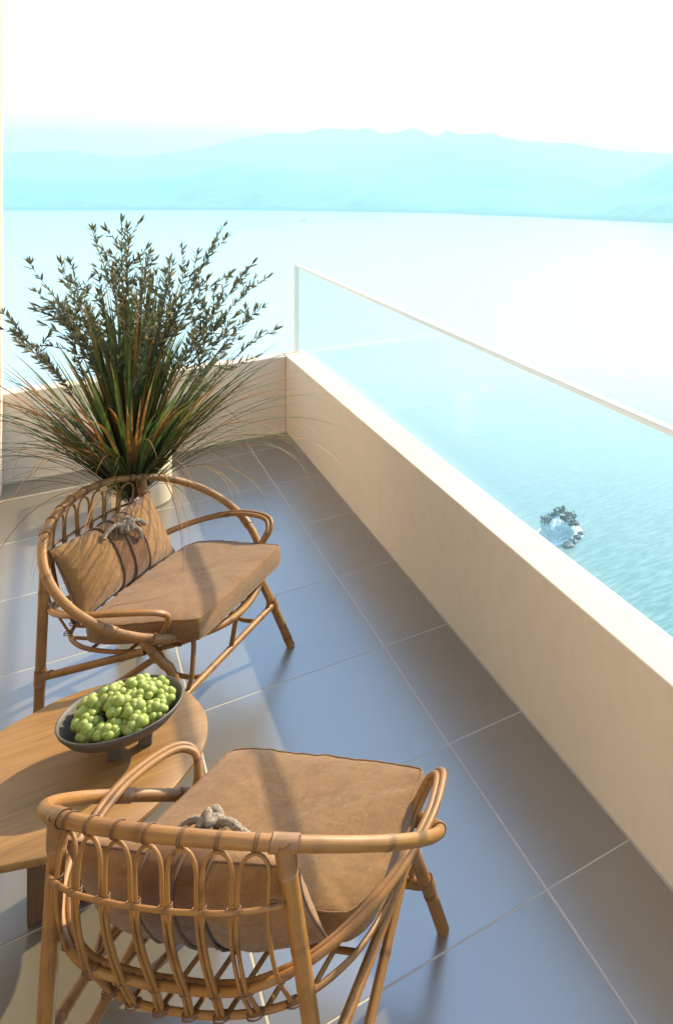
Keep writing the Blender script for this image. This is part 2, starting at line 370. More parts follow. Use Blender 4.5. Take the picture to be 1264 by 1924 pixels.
def leafball(name,rad,seed,n=130,size=.34):
    r=random.Random(seed); V=[];F=[]
    for i in range(n):
        d=Vector((r.gauss(0,1),r.gauss(0,1),r.gauss(0,.7))).normalized()*rad*r.uniform(.35,1.1); d.z=abs(d.z)*.8
        a=Vector((r.uniform(-1,1),r.uniform(-1,1),r.uniform(-1,1)))*size; c=Vector((r.uniform(-1,1),r.uniform(-1,1),r.uniform(-1,1)))*size
        k=len(V); V+=[d-a,d+c,d+a,d-c]; F.append((k,k+1,k+2,k+3))
    return mesh(name,V,F,False)
for (cx_,cy_,z,rad) in [(-3.6,-1,5.6,2.5),(-1.6,1.5,6.2,1.3),(.5,2.0,7.2,2.3),(1.2,-.6,6.2,1.0),(3.9,.5,6.2,2.2),(4.6,-1.8,5.0,1.9),(2.2,-2.2,5.2,1.4),(-4.8,1.5,4.6,.9),(6.0,-.4,4.0,.8)]:
    X,Y=camdir(cx_,cy_); obj('shrub',leafball('shrub_leaves',rad,rd.random(),int(75*rad)),SHR,isl,(X,Y,z-.9))

# ---------------------------------------------------------------- balcony
floor=empty('balcony_floor',(0,0,0),kind='structure')
gb=B(); gb.box(-1.40,1.30,-1.6,5.75,-.25,-.0007); obj('grout_bed',shade_sharp(gb.mesh('grout_bed')),GROUT,floor)
g=.0022; tcache={}
xs=[(-1.148,-.855)]+[(-.855+.6*k,-.855+.6*(k+1)) for k in range(3)]+[(.945,1.187)]
ys=[1.722+.606*k for k in range(-6,7)]+[5.62]
ys=[y for y in ys if -1.6<y<=5.62]; ys=[-1.6]+ys
for (x0,x1) in xs:
    for y0,y1 in zip(ys[:-1],ys[1:]):
        if y1-y0<.05: continue
        k=(round(x1-x0,3),round(y1-y0,3))
        if k not in tcache:
            a,c=(x1-x0)/2-g,(y1-y0)/2-g; e=.0012
            tb=B(); V=[(sx*a,sy*c,-.004) for sx,sy in ((-1,-1),(1,-1),(1,1),(-1,1))]+[(sx*a,sy*c,-.0008) for sx,sy in ((-1,-1),(1,-1),(1,1),(-1,1))]+[(sx*(a-e),sy*(c-e),0) for sx,sy in ((-1,-1),(1,-1),(1,1),(-1,1))]
            F=[(8,9,10,11)]+[(i,(i+1)%4,4+(i+1)%4,4+i) for i in range(4)]+[(4+i,4+(i+1)%4,8+(i+1)%4,8+i) for i in range(4)]
            tb.add(V,F); tcache[k]=shade_sharp(tb.mesh('tile'))
        obj('tile',tcache[k],TILE,floor,((x0+x1)/2,(y0+y1)/2,0))
pw=empty('parapet_wall',(1.25,2,0),label='long low cream plaster parapet running along the right side of the balcony',category='wall')
boxobj('wall_body',-.062,.062,-3.6,3.75,0,.49,PLA,pw,.004)
bw=empty('parapet_wall',(.3,5.69,0),label='short low cream parapet closing the far end of the balcony behind the plant',category='wall')
boxobj('wall_body',-1.448,.887,-.06,.06,0,.487,PLA,bw,.004)
boxobj('skirting',-1.448,.886,-.078,-.0605,0,.016,POT,bw,.002)
gr=empty('glass_railing',(1.268,2,.49),label='frameless clear glass balustrade with sand coloured edge trim standing on the long parapet',category='railing')
boxobj('glass_pane',-.006,.006,-3.5,3.69,.001,.56,GLASS,gr,0)
boxobj('top_rail',-.012,.012,-3.5,3.722,.561,.580,EDGE,gr,.003)
boxobj('end_post',-.014,.014,3.692,3.722,.001,.5605,EDGE,gr,.003)
boxobj('plaster_column',-.9,-.234,5.445,5.628,0.0,3.2,PLA,None,.004,label='pale plaster column at the left edge of the view, rising from the far corner of the floor',category='column')
fac=empty('house_facade',(-1.25,2,0),label='cream house wall with a sliding glass door facing the balcony',category='building')
boxobj('wall',-.1,.1,-3.6,-1.2,0,3.0,PLA,fac); boxobj('wall',-.1,.1,1.2,3.44,0,3.0,PLA,fac); boxobj('wall',-.1,.1,-1.198,1.198,2.3,3.0,PLA,fac)
for y0 in (-1.195,.003):
    d=boxobj('door',-.03,.03,y0,y0+1.19,.01,2.295,DGLASS,fac); boxobj('frame',.031,.05,y0,y0+.05,.01,2.29,RAIL,d); boxobj('frame',.031,.05,y0+1.14,y0+1.19,.01,2.29,RAIL,d)

# ---------------------------------------------------------------- chairs
RQ=dict(a=.3679,b=.2698,yc=.0360,z0=.4953,s=.703,k=.0167,p=1.012,e=-.016)
def hoop(T):
    C,S=math.cos(T),math.sin(T); q=RQ
    x=q['a']*math.copysign(abs(C)**q['p'],C)*(1+q['e']*S); y=q['yc']+q['b']*math.copysign(abs(S)**q['p'],S)
    return Vector((x,y,q['z0']-q['s']*y+q['k']*y*y))
TJ=-.974
J=hoop(TJ)
ARM=[(.16,-.183,.385),(.245,-.135,.405),(.312,-.036,.431),(.335,.09,.450),(.315,.205,.447),(.284,.243,.424),(.262,.232,.385),(.250,.205,.350),(.245,.180,.328)]
arm_pts=cr([(-x,y,z) for x,y,z in ARM[::-1]]+[(-.07,-.176,.358),(0,-.172,.352),(.07,-.176,.358)]+ARM,8)
def back_bar(x):
    c=[p for p in arm_pts if p.y<-.09 and p.z<.42]
    return min(c,key=lambda p:abs(p.x-x))
RIM=[(0,-.168,.300),(.10,-.160,.300),(.19,-.125,.300),(.245,-.05,.300),(.262,.04,.298),(.252,.13,.294),(.215,.21,.290),(.15,.262,.286),(.07,.287,.283),(0,.291,.282)]
rim_pts=cr([Vector(p) for p in RIM]+[Vector((-x,y,z)) for x,y,z in RIM[-2:0:-1]],6,True)
def rim_back(x): return min([p for p in rim_pts if p.y<0],key=lambda p:abs(p.x-x))
def foot_leg(s): return Vector((s*.283,-.153,0))
JUN=Vector((.259,.172,.318))

def parts_chair():
    P=[]  # (name, mesh, mat, [subparts])
    def tb(name,lst,mat_=RAT,smooth=True):
        b=B()
        for a,kw in lst: b.tube(a,**kw)
        return (name,b.mesh(name,smooth),mat_)
    P.append(tb('hoop',[([hoop(2*math.pi*i/160) for i in range(160)],dict(r=.0121,n=16,closed=True,nodes=.17,seed=4))]))
    # doubled arm cane
    prs=[]
    for sgn in (-1,1):
        pts=[]
        for i,pnt in enumerate(arm_pts):
            a=arm_pts[max(0,i-1)]; c=arm_pts[min(len(arm_pts)-1,i+1)]; T=(c-a).normalized()
            ref=Vector((pnt.x,pnt.y-.04,0)); ref=ref.normalized() if ref.length>0 else Vector((0,-1,0))
            n=(ref-T*ref.dot(T)); n=n.normalized() if n.length>1e-3 else Vector((1,0,0))
            if abs(pnt.x)>.22 and pnt.y>.18:   # round the front bend the two canes lie one inside the other
                pass
            pts.append(pnt+n*sgn*.0064+Vector((0,0,.0015*sgn)))
        prs.append((pts,dict(r=.0072,n=12,nodes=.2,seed=11+sgn)))
    P.append(tb('arm_rail',prs))
    P.append(tb('seat_rim',[(rim_pts,dict(r=.0062,n=10,closed=True,nodes=.15,seed=8))]))
    # legs
    for s in (-1,1):
        top=Vector((s*J.x,J.y,J.z)); ft=foot_leg(s); d=(ft-top)
        P.append(tb('rear_leg',[([top+d*0.0]+lin(top+d*.02,ft,60),dict(r=.0136,n=16,nodes=.24,seed=20+s))]))
        P.append(tb('leather_wrap',[(lin(top-d.normalized()*.006,top+d.normalized()*.055,6),dict(r=[.0158,.0164,.0163,.0162,.0160,.0158,.0150],n=16)),
              ([hoop((TJ if s>0 else math.pi-TJ)+k*.012) for k in range(-5,6)],dict(r=.0146,n=16))],WRAP))
        c=[(s*.250,.150,.322),(s*.262,.178,.312),(s*.256,.215,.265),(s*.250,.236,.235),(s*.260,.28,.13),(s*.271,.33,.0)]
        P.append(tb('front_leg',[(cr(c,12),dict(r=.0130,n=16,nodes=.2,seed=30+s))]))
        # braces
        col=top+d*((.628-.21)/.628); low=top+d*((.628-.045)/.628)
        P.append(tb('side_brace',[(lin((s*.262,.165,.302),col,40),dict(r=.0108,n=14,nodes=.22,seed=40+s))]))
        P.append(tb('side_brace',[(lin((s*.246,.195,.280),low,40),dict(r=.0100,n=14,nodes=.2,seed=42+s))]))
        P.append(tb('binding',[(lin((s*.261,.276,.142),(s*.257,.265,.172),6),dict(r=[.0148,.0153,.0148,.0153,.0148,.0153,.0148],n=16))],WRAP))
        P.append(tb('binding',[(lin(col-d.normalized()*.022,col+d.normalized()*.022,8),dict(r=[.0152,.0158,.0152,.0158,.0152,.0158,.0152,.0158,.0150],n=16)),
                               (lin(col+Vector((0,.010,.004)),col+Vector((-s*.001,.035,.011)),4),dict(r=.0125,n=14))],WRAP))
        # bow from stretcher back and up to the seat rim
        bow=cr([(s*.150,.262,.158),(s*.155,.215,.160),(s*.160,.165,.180),(s*.163,.135,.225),(s*.165,.125,.290)],8)
        P.append(tb('bow_strut',[(bow,dict(r=.0068,n=12,nodes=.12,seed=50+s))]))
        P.append(tb('bow_strut',[(cr([(s*.225,.266,.157),(s*.215,.275,.20),(s*.185,.262,.275),(s*.18,.255,.292)],8),dict(r=.0068,n=12,seed=55+s))]))
    P.append(tb('front_stretcher',[(lin((-.262,.269,.157),(.262,.269,.157),60),dict(r=.0108,n=14,nodes=.13,seed=60))]))
    P.append(tb('centre_strut',[(cr([(0,.270,.165),(0,.278,.21),(0,.288,.272)],8),dict(r=.0075,n=12,seed=61))]))
    # seat canes under the cushion
    for x in np.linspace(-.21,.21,8):
        yb=rim_back(x).y; yf=max([p for p in rim_pts if abs(p.x-x)<.03],key=lambda p:p.y).y
        P.append(tb('seat_slat',[(lin((x,yb,.304),(x,yf,.292),14),dict(r=.0050,n=8,seed=int(abs(x)*999)))]))
    for y in (-.02,.10,.20):
        hw=.262*math.sqrt(max(0,1-((y-.06)/.235)**2))
        P.append(tb('seat_slat',[(lin((-hw,y,.289),(hw,y,.289),14),dict(r=.0055,n=8,seed=int(abs(y)*999)+3))]))
    # lattice back: seven arches, each one bent cane from the rim up under the hoop and down again
    us=[-.93+1.86*k/7 for k in range(8)]
    def lat(u,v):  # v: 0 at hoop, 1 at lower bar, 1.35 at the seat rim
        T=-math.pi/2+u*(math.pi/2-abs(TJ))*1.0
        t=hoop(T); tt=t+Vector((0,0,-.012)); bb=back_bar(u*.215); bb=Vector((u*.215,bb.y-.012,bb.z+.0)); rr=rim_back(u*.205); rr=Vector((u*.205,rr.y-.004,rr.z))
        if v<=1:
            q=tt.lerp(bb,v); q.y-=.018*math.sin(math.pi*v); return q
        return bb.lerp(rr,(v-1)/.35)
    for k in range(7):
        u0=us[k]+.022; u1=us[k+1]-.022; um=(u0+u1)/2; hw=(u1-u0)/2; pts=[]
        for i in range(14,0,-1): pts.append(lat(u0,.17+(1.35-.17)*i/14))
        for i in range(0,13):
            a=math.pi*i/12; pts.append(lat(um-hw*math.cos(a),.17-.145*math.sin(a)))
        for i in range(1,15): pts.append(lat(u1,.17+(1.35-.17)*i/14))
        P.append(tb('lattice_arch',[(pts,dict(r=.0034,n=8,nodes=.11,seed=70+k))]))
    pts=[lat(-1.03+2.06*i/40,.36)+Vector((0,-.006,0)) for i in range(41)]
    P.append(tb('back_crossbar',[(pts,dict(r=.0042,n=10,nodes=.06,seed=80))]))
    # thin dark bindings where canes cross (tiny: one part)
    b=B()
    for u in us:
        for v,rr in ((.36,.0074),(1.0,.0095),(1.33,.009)):
            c=lat(u,v); 
            if v==1.0: c=c+Vector((0,.006,0))
            for dz in (-.003,.003):
                ring_=[c+Vector((math.cos(a)*rr*1.5,math.sin(a)*rr*.95,dz+math.cos(a)*.002)) for a in [2*math.pi*i/14 for i in range(14)]]
                b.tube(ring_,.0014,6,closed=True)
    for k in range(7):
        T=-math.pi/2+((us[k]+us[k+1])/2)*(math.pi/2-abs(TJ)); c=hoop(T); c2=hoop(T+.01); T_=(c2-c).normalized()
        n1=T_.orthogonal().normalized(); n2=T_.cross(n1)
        for q in (-.0022,.0022):
            ring_=[c+T_*q+(n1*math.cos(a)+n2*math.sin(a))*.0136 for a in [2*math.pi*i/20 for i in range(20)]]
            b.tube(ring_,.0009,6,closed=True)
    for T in [TJ+.0+x for x in (.45,.95,1.5,2.1)]+[math.pi-TJ-x for x in (.45,.95,1.5,2.1)]:
        pass
    P.append(('cane_lashing',b.mesh('cane_lashing'),RATD))
    # junction wrap where hoop, arm and legs meet
    for s in (-1,1):
        T0=min([.0+i*.01 for i in range(157)],key=lambda T:(hoop(T)-Vector((.262,.205,.34))).length)
        T1=T0 if s>0 else math.pi-T0
        P.append(tb('leather_wrap',[([hoop(T1+k*.015) for k in range(-5,6)],dict(r=.0150,n=16)),(lin((s*.252,.160,.325),(s*.258,.205,.275),8),dict(r=.0155,n=16))],WRAP))
        T2=T0-.42 if s>0 else math.pi-T0+.42
        P.append(tb('binding',[([hoop(T2+k*.012) for k in range(-4,5)],dict(r=.0142,n=16))],WRAP))
    return P
def cushion_mesh():
    # outline (right half), front corners square-ish, sides bulging, back edge straight
    half=[(0,.318),(.08,.318),(.16,.317),(.205,.315),(.228,.311),(.235,.306),(.238,.296),(.241,.265),(.250,.20),(.262,.12),(.268,.05),(.261,.0),(.246,-.026),(.222,-.038),(.14,-.043),(0,-.044)]
    o=cr([Vector((x,y,0)) for x,y in half]+[Vector((-x,y,0)) for x,y in half[-2:0:-1]],6,True); n=len(o); cen=Vector((0,.11,0))
    rows=[]
    def row(s,z,inset=0):
        r=[]
        for q in o:
            d=q-cen; L=d.length; q2=cen+d*(max(0,(L*s-inset))/L)
            r.append((q2.x,q2.y,z))
        return r
    zb,zt=.319,.384
    prof=[(0.02,zb-.001,0),(.3,zb,0),(.6,zb,0),(.85,zb,0),(.97,zb+.001,0),(1,zb+.006,0),(1.005,zb+.018,0),(1.012,(zb+zt)/2,0),(1.005,zt-.016,0),(1,zt-.006,0),(.985,zt-.0005,0),(.96,zt+.002,0),(.92,zt+.004,0),(.85,zt+.006,0),(.75,zt+.008,0),(.62,zt+.009,0),(.48,zt+.010,0),(.34,zt+.010,0),(.2,zt+.010,0),(.06,zt+.010,0)]
    V=[]
    for s,z,i_ in prof:
        for (x,y,zz) in row(s,z):
            v=Vector((x,y,zz)); nz=mnoise.fractal(Vector((x*9,y*9,z*3)),.8,2,4); f=min(1,max(0,(z-zb)/(zt-zb)))
            rad=mnoise.noise(Vector((math.atan2(y-.11,x)*9,s*1.2,4)))
            V.append((x+.003*nz*f,y+.003*nz*f,zz+(.0035*nz+.002*rad*(s>.7))*f - .010*((.31-y)/.4)*f))
    F=[]; m_=len(prof)
    for j in range(m_-1):
        for i in range(n): F.append((j*n+i,j*n+(i+1)%n,(j+1)*n+(i+1)%n,(j+1)*n+i))
    F.append(tuple(range(n-1,-1,-1))); F.append(tuple((m_-1)*n+i for i in range(n)))
    top=[Vector(V[10*n+i])+Vector((0,0,.0005)) for i in range(n)]; bot=[Vector(V[5*n+i]) for i in range(n)]
    return mesh('seat_cushion',V,F,True), top,bot
def make_chair(loc,rz,label,group):
    t=empty('rattan_armchair',loc,rz,label=label,category='armchair',group=group)
    for name,me,mt in parts_chair():
        o=obj(name,me,mt,t)
        if name=='cane_lashing': o['kind']='stuff'
    me,top,bot=cushion_mesh(); c=obj('seat_cushion',me,FAB,t)
    b=B(); b.tube(top,.0022,8,closed=True); b.tube(bot,.0022,8,closed=True); obj('piping',b.mesh('piping'),FAB,c)
    return t
def copy_tree(o,parent=None):
    c=o.copy(); COL.objects.link(c); c.parent=parent
    for ch in list(o.children): copy_tree(ch,c)
    return c
GC='matching rattan armchairs on the balcony'
near_chair=make_chair((.282,1.722,0),R(-44.02),'near rattan armchair, seen from behind through its open lattice back',GC)
far_chair=copy_tree(near_chair); far_chair.location=(.251,3.136,0); far_chair.rotation_euler=(0,0,R(-129.66))
far_chair['label']='far rattan armchair facing the camera, in front of the tall leafy plant'

# ---------------------------------------------------------------- pillows with strap and rope knot
HW,HH,TT=.222,.119,.058
def pill_pt(u,v,side):
    """u across, v up in [-1,1]"""
    e=(max(0,1-abs(u)**2.6))**.62*(max(0,1-abs(v)**2.4))**.55
    pin=1-.07*(1-abs(v)**2)*abs(u)**6; pin2=1-.09*(1-u*u)*abs(v)**6
    cin=1-.10*math.exp(-(u/.36)**4)
    wr=mnoise.noise(Vector((u*3+side,v*11,2)))*.5+mnoise.noise(Vector((u*2,v*24+u*6,5*side)))*.3
    edge=max(0,abs(v))**3
    wr2=mnoise.noise(Vector((u*26,v*2,side*3)))*edge
    th_=TT*e*cin*(1+.08*wr)+.007*wr*e*min(1,max(0,(abs(u)-.28)*6))+.006*wr2*e**.5
    return Vector((u*HW*pin, side*th_, v*HH*pin2*(1-.04*math.exp(-(u/.36)**4))))
def make_pillow(parent_chair,label,knot_seed):
    M_=parent_chair.matrix_basis if False else Matrix.Translation(parent_chair.location)@Matrix.Rotation(parent_chair.rotation_euler.z,4,'Z')
    base=M_@Vector((0,-.118,.462))
    t=empty('throw_pillow',base,0,label=label,category='pillow',group='strapped pillows leaning on the chair backs')
    t.rotation_euler=(Matrix.Rotation(parent_chair.rotation_euler.z,3,'Z')@Matrix.Rotation(R(24),3,'X')).to_euler()
    return t
def pillow_parts(t):
    nu,nv=72,36; V=[];F=[]
    for side in (1,-1):
        o0=len(V)
        for j in range(nv+1):
            v=math.sin(math.pi/2*(2*j/nv-1))
            for i in range(nu+1):
                u=math.sin(math.pi/2*(2*i/nu-1)); V.append(pill_pt(u,v,side))
        for j in range(nv):
            for i in range(nu):
                q=(o0+j*(nu+1)+i,o0+j*(nu+1)+i+1,o0+(j+1)*(nu+1)+i+1,o0+(j+1)*(nu+1)+i); F.append(q if side<0 else q[::-1])
    body=obj('pillow_body',mesh('pillow_body',V,F),FABP,t)
    b=B(); loop=[]
    for i in range(40): loop.append(pill_pt(-1+2*i/40,-1,1))
    for i in range(22): loop.append(pill_pt(1,-1+2*i/22,1))
    for i in range(40): loop.append(pill_pt(1-2*i/40,1,1))
    for i in range(22): loop.append(pill_pt(-1,1-2*i/22,1))
    b.tube(loop,.0024,8,closed=True); obj('piping',b.mesh('piping'),PIPE,body)
    # strap: band around the middle
    def loop_at(u,off):
        pts=[]
        for i in range(33):
            v=math.sin(math.pi/2*(-1+2*i/32)); p=pill_pt(u,v,1); n=Vector((0,max(.15,1-abs(v)**3),v*.9)).normalized(); pts.append(p+n*off)
        for i in range(1,32):
            v=math.sin(math.pi/2*(1-2*i/32)); p=pill_pt(u,v,-1); n=Vector((0,-max(.15,1-abs(v)**3),v*.9)).normalized(); pts.append(p+n*off)
        return pts
    us=np.linspace(-.27,.27,13); V=[];F=[]; n=64
    for u in us: V+=loop_at(u,.0035)
    for a in range(len(us)-1):
        for i in range(n): F.append((a*n+i,a*n+(i+1)%n,(a+1)*n+(i+1)%n,(a+1)*n+i))
    st=obj('strap',mesh('strap',V,F),STRAP,t)
    m=st.modifiers.new('sol','SOLIDIFY'); m.thickness=.002; m.offset=-1
    b=B()
    for u in (-.27,.27): b.tube(loop_at(u,.0042),.0022,8,closed=True)
    obj('strap_edge',b.mesh('strap_edge'),PIPE,st)
    b=B()
    for u in (.03,): b.tube(loop_at(u,.0058),.0035,8,closed=True,rope=0)
    obj('cord',b.mesh('cord'),PIPE,t)
    # rope knot on the upper front of the strap
    c=Vector((0,.056,.068)); b=B(); rr=.0066
    k1=[c+Vector((.019*math.cos(a)+.005*math.cos(2*a),.010+.008*math.sin(2*a),.016*math.sin(a))) for a in [2*math.pi*i/40 for i in range(40)]]
    b.tube(k1,rr,12,closed=True,rope=260)
    k2=[c+Vector((.013*math.cos(a),.013+.008*math.cos(3*a),.020*math.sin(a)+.003)) for a in [2*math.pi*i/40+.6 for i in range(40)]]
    b.tube(k2,rr,12,closed=True,rope=260)
    b.tube(cr([c+Vector((-.015,.012,.0)),c+Vector((-.0,.030,.014)),c+Vector((.016,.018,-.004)),c+Vector((.006,.010,-.018))],8),rr,12,rope=260)
    ends=[[(.015,.014,.006),(.045,.010,.020),(.075,.000,.012),(.090,-.002,.0)],
          [(-.014,.012,-.010),(-.028,.018,-.030),(-.034,.012,-.055),(-.036,.004,-.062)],
          [(-.010,.014,.004),(-.038,.018,-.002),(-.066,.010,-.020),(-.078,.004,-.030)]]
    for e in ends: b.tube(cr([c+Vector(q) for q in e],8),rr*.95,12,rope=260)
    obj('rope_knot',b.mesh('rope_knot'),ROPE,t)
pn=make_pillow(near_chair,'tan pillow seen through the near armchair lattice, rope knot peeking above the hoop',1); pillow_parts(pn)
pf=copy_tree(pn); M_=Matrix.Translation(far_chair.location)@Matrix.Rotation(far_chair.rotation_euler.z,4,'Z'); pf.location=M_@Vector((0,-.118,.462))
pf.rotation_euler=(Matrix.Rotation(far_chair.rotation_euler.z,3,'Z')@Matrix.Rotation(R(24),3,'X')).to_euler()
pf['label']='tan pillow with brown strap and rope knot in full view on the far armchair'

# ---------------------------------------------------------------- table
tb_=empty('coffee_table',(.03,2.40,0),0,label='low oak side table with a rounded organic top carrying the fruit bowl',category='table')
ol=[(-.117,2.662),(-.053,2.695),(.009,2.722),(.08,2.727),(.16,2.705),(.23,2.640),(.285,2.555),(.307,2.479),(.315,2.396),(.297,2.301),(.247,2.218),(.187,2.153),(.124,2.108),(.05,2.098),(-.018,2.122),(-.094,2.151),(-.18,2.19),(-.25,2.27),(-.275,2.39),(-.255,2.52),(-.20,2.61)]
out=[Vector((q.x-.03,q.y-2.40,0)) for q in cr([Vector((x,y,0)) for x,y in ol],6,True)]
n=len(out); V=[];F=[]
prof=[(.02,.276),(.93,.276),(.975,.279),(.995,.286),(1,.294),(.998,.2985),(.992,.300),(.7,.300),(.35,.300),(.02,.300)]
for s,z in prof: V+=[(q.x*s,q.y*s,z) for q in out]
for j in range(len(prof)-1):
    for i in range(n): F.append((j*n+i,j*n+(i+1)%n,(j+1)*n+(i+1)%n,(j+1)*n+i))
F.append(tuple(range(n-1,-1,-1))); F.append(tuple((len(prof)-1)*n+i for i in range(n)))
me=mesh('table_top',V,F[::1]); tt_=obj('table_top',me,OAK,tb_); 
boxobj('pedestal',-.085,.09,-.055,.05,0,.2755,OAK_SHADED,tb_,.004)

# ---------------------------------------------------------------- bowl and grapes
bo=empty('footed_bowl',(.128,2.395,.30),R(-20),label='dark taupe stoneware bowl on block feet, standing on the oak table',category='bowl')
V=[];F=[];n=72
prof=[(.003,.045),(.05,.046),(.085,.055),(.112,.073),(.1275,.094),(.1305,.1035),(.1285,.106),(.1255,.1045),(.122,.094),(.107,.076),(.082,.061),(.05,.053),(.003,.052)]
for r_,z in prof:
    for i in range(n):
        a=2*math.pi*i/n; V.append((r_*math.cos(a)*1.02,r_*math.sin(a)*.98,z))
for j in range(len(prof)-1):
    for i in range(n): F.append((j*n+i,j*n+(i+1)%n,(j+1)*n+(i+1)%n,(j+1)*n+i))
obj('dish',mesh('dish',V,F),BOWL,bo)
for (x,y),a in (((-.014,-.024),R(10)),((.050,-.012),R(10)),((-.02,.050),R(10))):
    q_=Matrix.Rotation(R(20),2)@Vector((x,y)); x,y=q_.x,q_.y
    o=boxobj('foot',-.015,.015,-.013,.013,0,.052,BOWL,bo,.004); o.location=(x,y,0); o.rotation_euler=(0,0,a)
# berries
def sphere(r,n=14,m=9):
    V=[(0,0,r)];F=[]
    for j in range(1,m):
        for i in range(n):
            a=2*math.pi*i/n; b_=math.pi*j/m; V.append((r*math.sin(b_)*math.cos(a),r*math.sin(b_)*math.sin(a),r*math.cos(b_)))
    V.append((0,0,-r))
    for i in range(n): F.append((0,1+i,1+(i+1)%n)); F.append((len(V)-1,1+(m-2)*n+(i+1)%n,1+(m-2)*n+i))
    for j in range(m-2):
        for i in range(n): F.append((1+j*n+i,1+(j+1)*n+i,1+(j+1)*n+(i+1)%n,1+j*n+(i+1)%n))
    return mesh('grape',V,F)
GS=[sphere(.0100),sphere(.0116),sphere(.0090)]
for g_ in GS: g_.materials.append(GRAPE)
rg=random.Random(12)
cl=[(-.062,-.036,.098),(-.030,-.070,.098),(.020,-.078,.100),(.066,-.052,.100),(.086,-.008,.100),(.078,.042,.100),(.040,.074,.102),(-.010,.084,.100),(-.055,.056,.100),(-.085,.012,.098),(-.036,.012,.122),(.010,-.030,.126),(.046,.012,.126),(.006,.040,.126),(-.004,.004,.120),(-.060,-.010,.112),(.050,-.030,.116)]
names=['at the left end of the bowl','at the lower left of the bowl','at the front of the bowl','at the front right of the bowl','at the right rim of the bowl','at the far right of the bowl','at the back right of the bowl','at the back of the bowl','at the back left of the bowl','at the far left rim of the bowl','on top of the heap, left','on top of the heap, front','on top of the heap, right','on top of the heap, rear','in the very middle of the heap','between the middle and left end of the heap','between the middle and front right of the heap']
Rz=Matrix.Rotation(R(-36.7),3,'Z')
for ci,((x,y,z),nm) in enumerate(zip(cl,names)):
    p=Rz@Vector((x,y,z)); k=empty('grape_cluster',Vector((.128,2.395,.30))+p-Vector((0,0,.012)),rg.uniform(0,6),label='bunch of green grapes '+nm,category='grapes',group='green grape bunches heaped in the bowl')
    core=.0145; pts=[]
    tries=0
    while len(pts)<17 and tries<4000:
        tries+=1
        d=Vector((rg.gauss(0,1),rg.gauss(0,1),rg.gauss(.35,.9))).normalized(); q=Vector((d.x*.0215,d.y*.0215,d.z*.018+.012))
        if all((q-w_).length>.0108 for w_ in pts): pts.append(q)
    for q in pts:
        o=obj('grape',rg.choice(GS),None,k,q); s=rg.uniform(.9,1.18); o.scale=(s,s,s*rg.uniform(.95,1.15))
    o=obj('grape',GS[1],None,k,(0,0,.012)); o.scale=(1.6,1.6,1.4)

# ---------------------------------------------------------------- pots and plant
def lathe(name,prof,n=64):
    V=[];F=[]
    for r_,z in prof:
        for i in range(n): a=2*math.pi*i/n; V.append((r_*math.cos(a),r_*math.sin(a),z))
    for j in range(len(prof)-1):
        for i in range(n): F.append((j*n+i,j*n+(i+1)%n,(j+1)*n+(i+1)%n,(j+1)*n+i))
    F.append(tuple(range(n-1,-1,-1)))
    return mesh(name,V,F)
obj('round_pot',lathe('round_pot',[(.118,0),(.126,.004),(.130,.014),(.130,.268),(.127,.277),(.121,.280),(.115,.277),(.113,.268),(.113,.2)]),POT,None,(.350,4.90,0),label='squat cream cylindrical pot on the floor behind the far armchair',category='pot')
obj('slim_vase',lathe('slim_vase',[(.040,0),(.043,.004),(.043,.30),(.036,.42),(.026,.50),(.0235,.548),(.026,.556),(.0215,.553),(.020,.50),(.019,.45)],40),WHITE,None,(.2145,3.505,0),label='slim white floor vase holding the tall plant behind the far armchair',category='vase')
PLX,PLY,PLZ=.2145,3.505,.53
plant=empty('leafy_plant',(PLX,PLY,PLZ),R(-36.73),label='tall bushy plant of arching green and rust blades with olive-like twigs',category='plant')
def m_leaf(name,stops,rough=.55,transl=True):
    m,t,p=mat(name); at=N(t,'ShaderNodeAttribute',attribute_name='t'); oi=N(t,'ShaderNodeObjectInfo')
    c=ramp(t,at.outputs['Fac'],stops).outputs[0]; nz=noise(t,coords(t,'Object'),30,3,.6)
    hs=N(t,'ShaderNodeHueSaturation'); mr=N(t,'ShaderNodeMapRange'); mr.inputs[3].default_value=.6; mr.inputs[4].default_value=1.45
    t.links.new(oi.outputs['Random'],mr.inputs[0]); t.links.new(mr.outputs[0],hs.inputs['Value']); t.links.new(c,hs.inputs['Color'])
    c2=mix(t,hs.outputs[0],(.02,.02,.01),ramp(t,nz,[(.5,(0,0,0)),(.8,(.4,)*3)]).outputs[0])
    t.links.new(c2,p.inputs['Base Color']); p.inputs['Roughness'].default_value=rough
    tl=N(t,'ShaderNodeBsdfTranslucent'); t.links.new(c2,tl.inputs[0]); mx=N(t,'ShaderNodeMixShader'); mx.inputs[0].default_value=.45
    t.links.new(p.outputs[0],mx.inputs[1]); t.links.new(tl.outputs[0],mx.inputs[2]); t.links.new(mx.outputs[0],t.nodes['Material Output'].inputs[0]); return m
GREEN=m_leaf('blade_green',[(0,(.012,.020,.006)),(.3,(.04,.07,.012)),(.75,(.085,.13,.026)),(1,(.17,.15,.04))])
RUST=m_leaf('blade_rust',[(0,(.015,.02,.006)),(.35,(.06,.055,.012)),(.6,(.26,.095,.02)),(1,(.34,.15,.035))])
GOLD=m_leaf('blade_gold',[(0,(.02,.03,.008)),(.4,(.10,.09,.02)),(.7,(.36,.17,.04)),(1,(.42,.24,.08))])
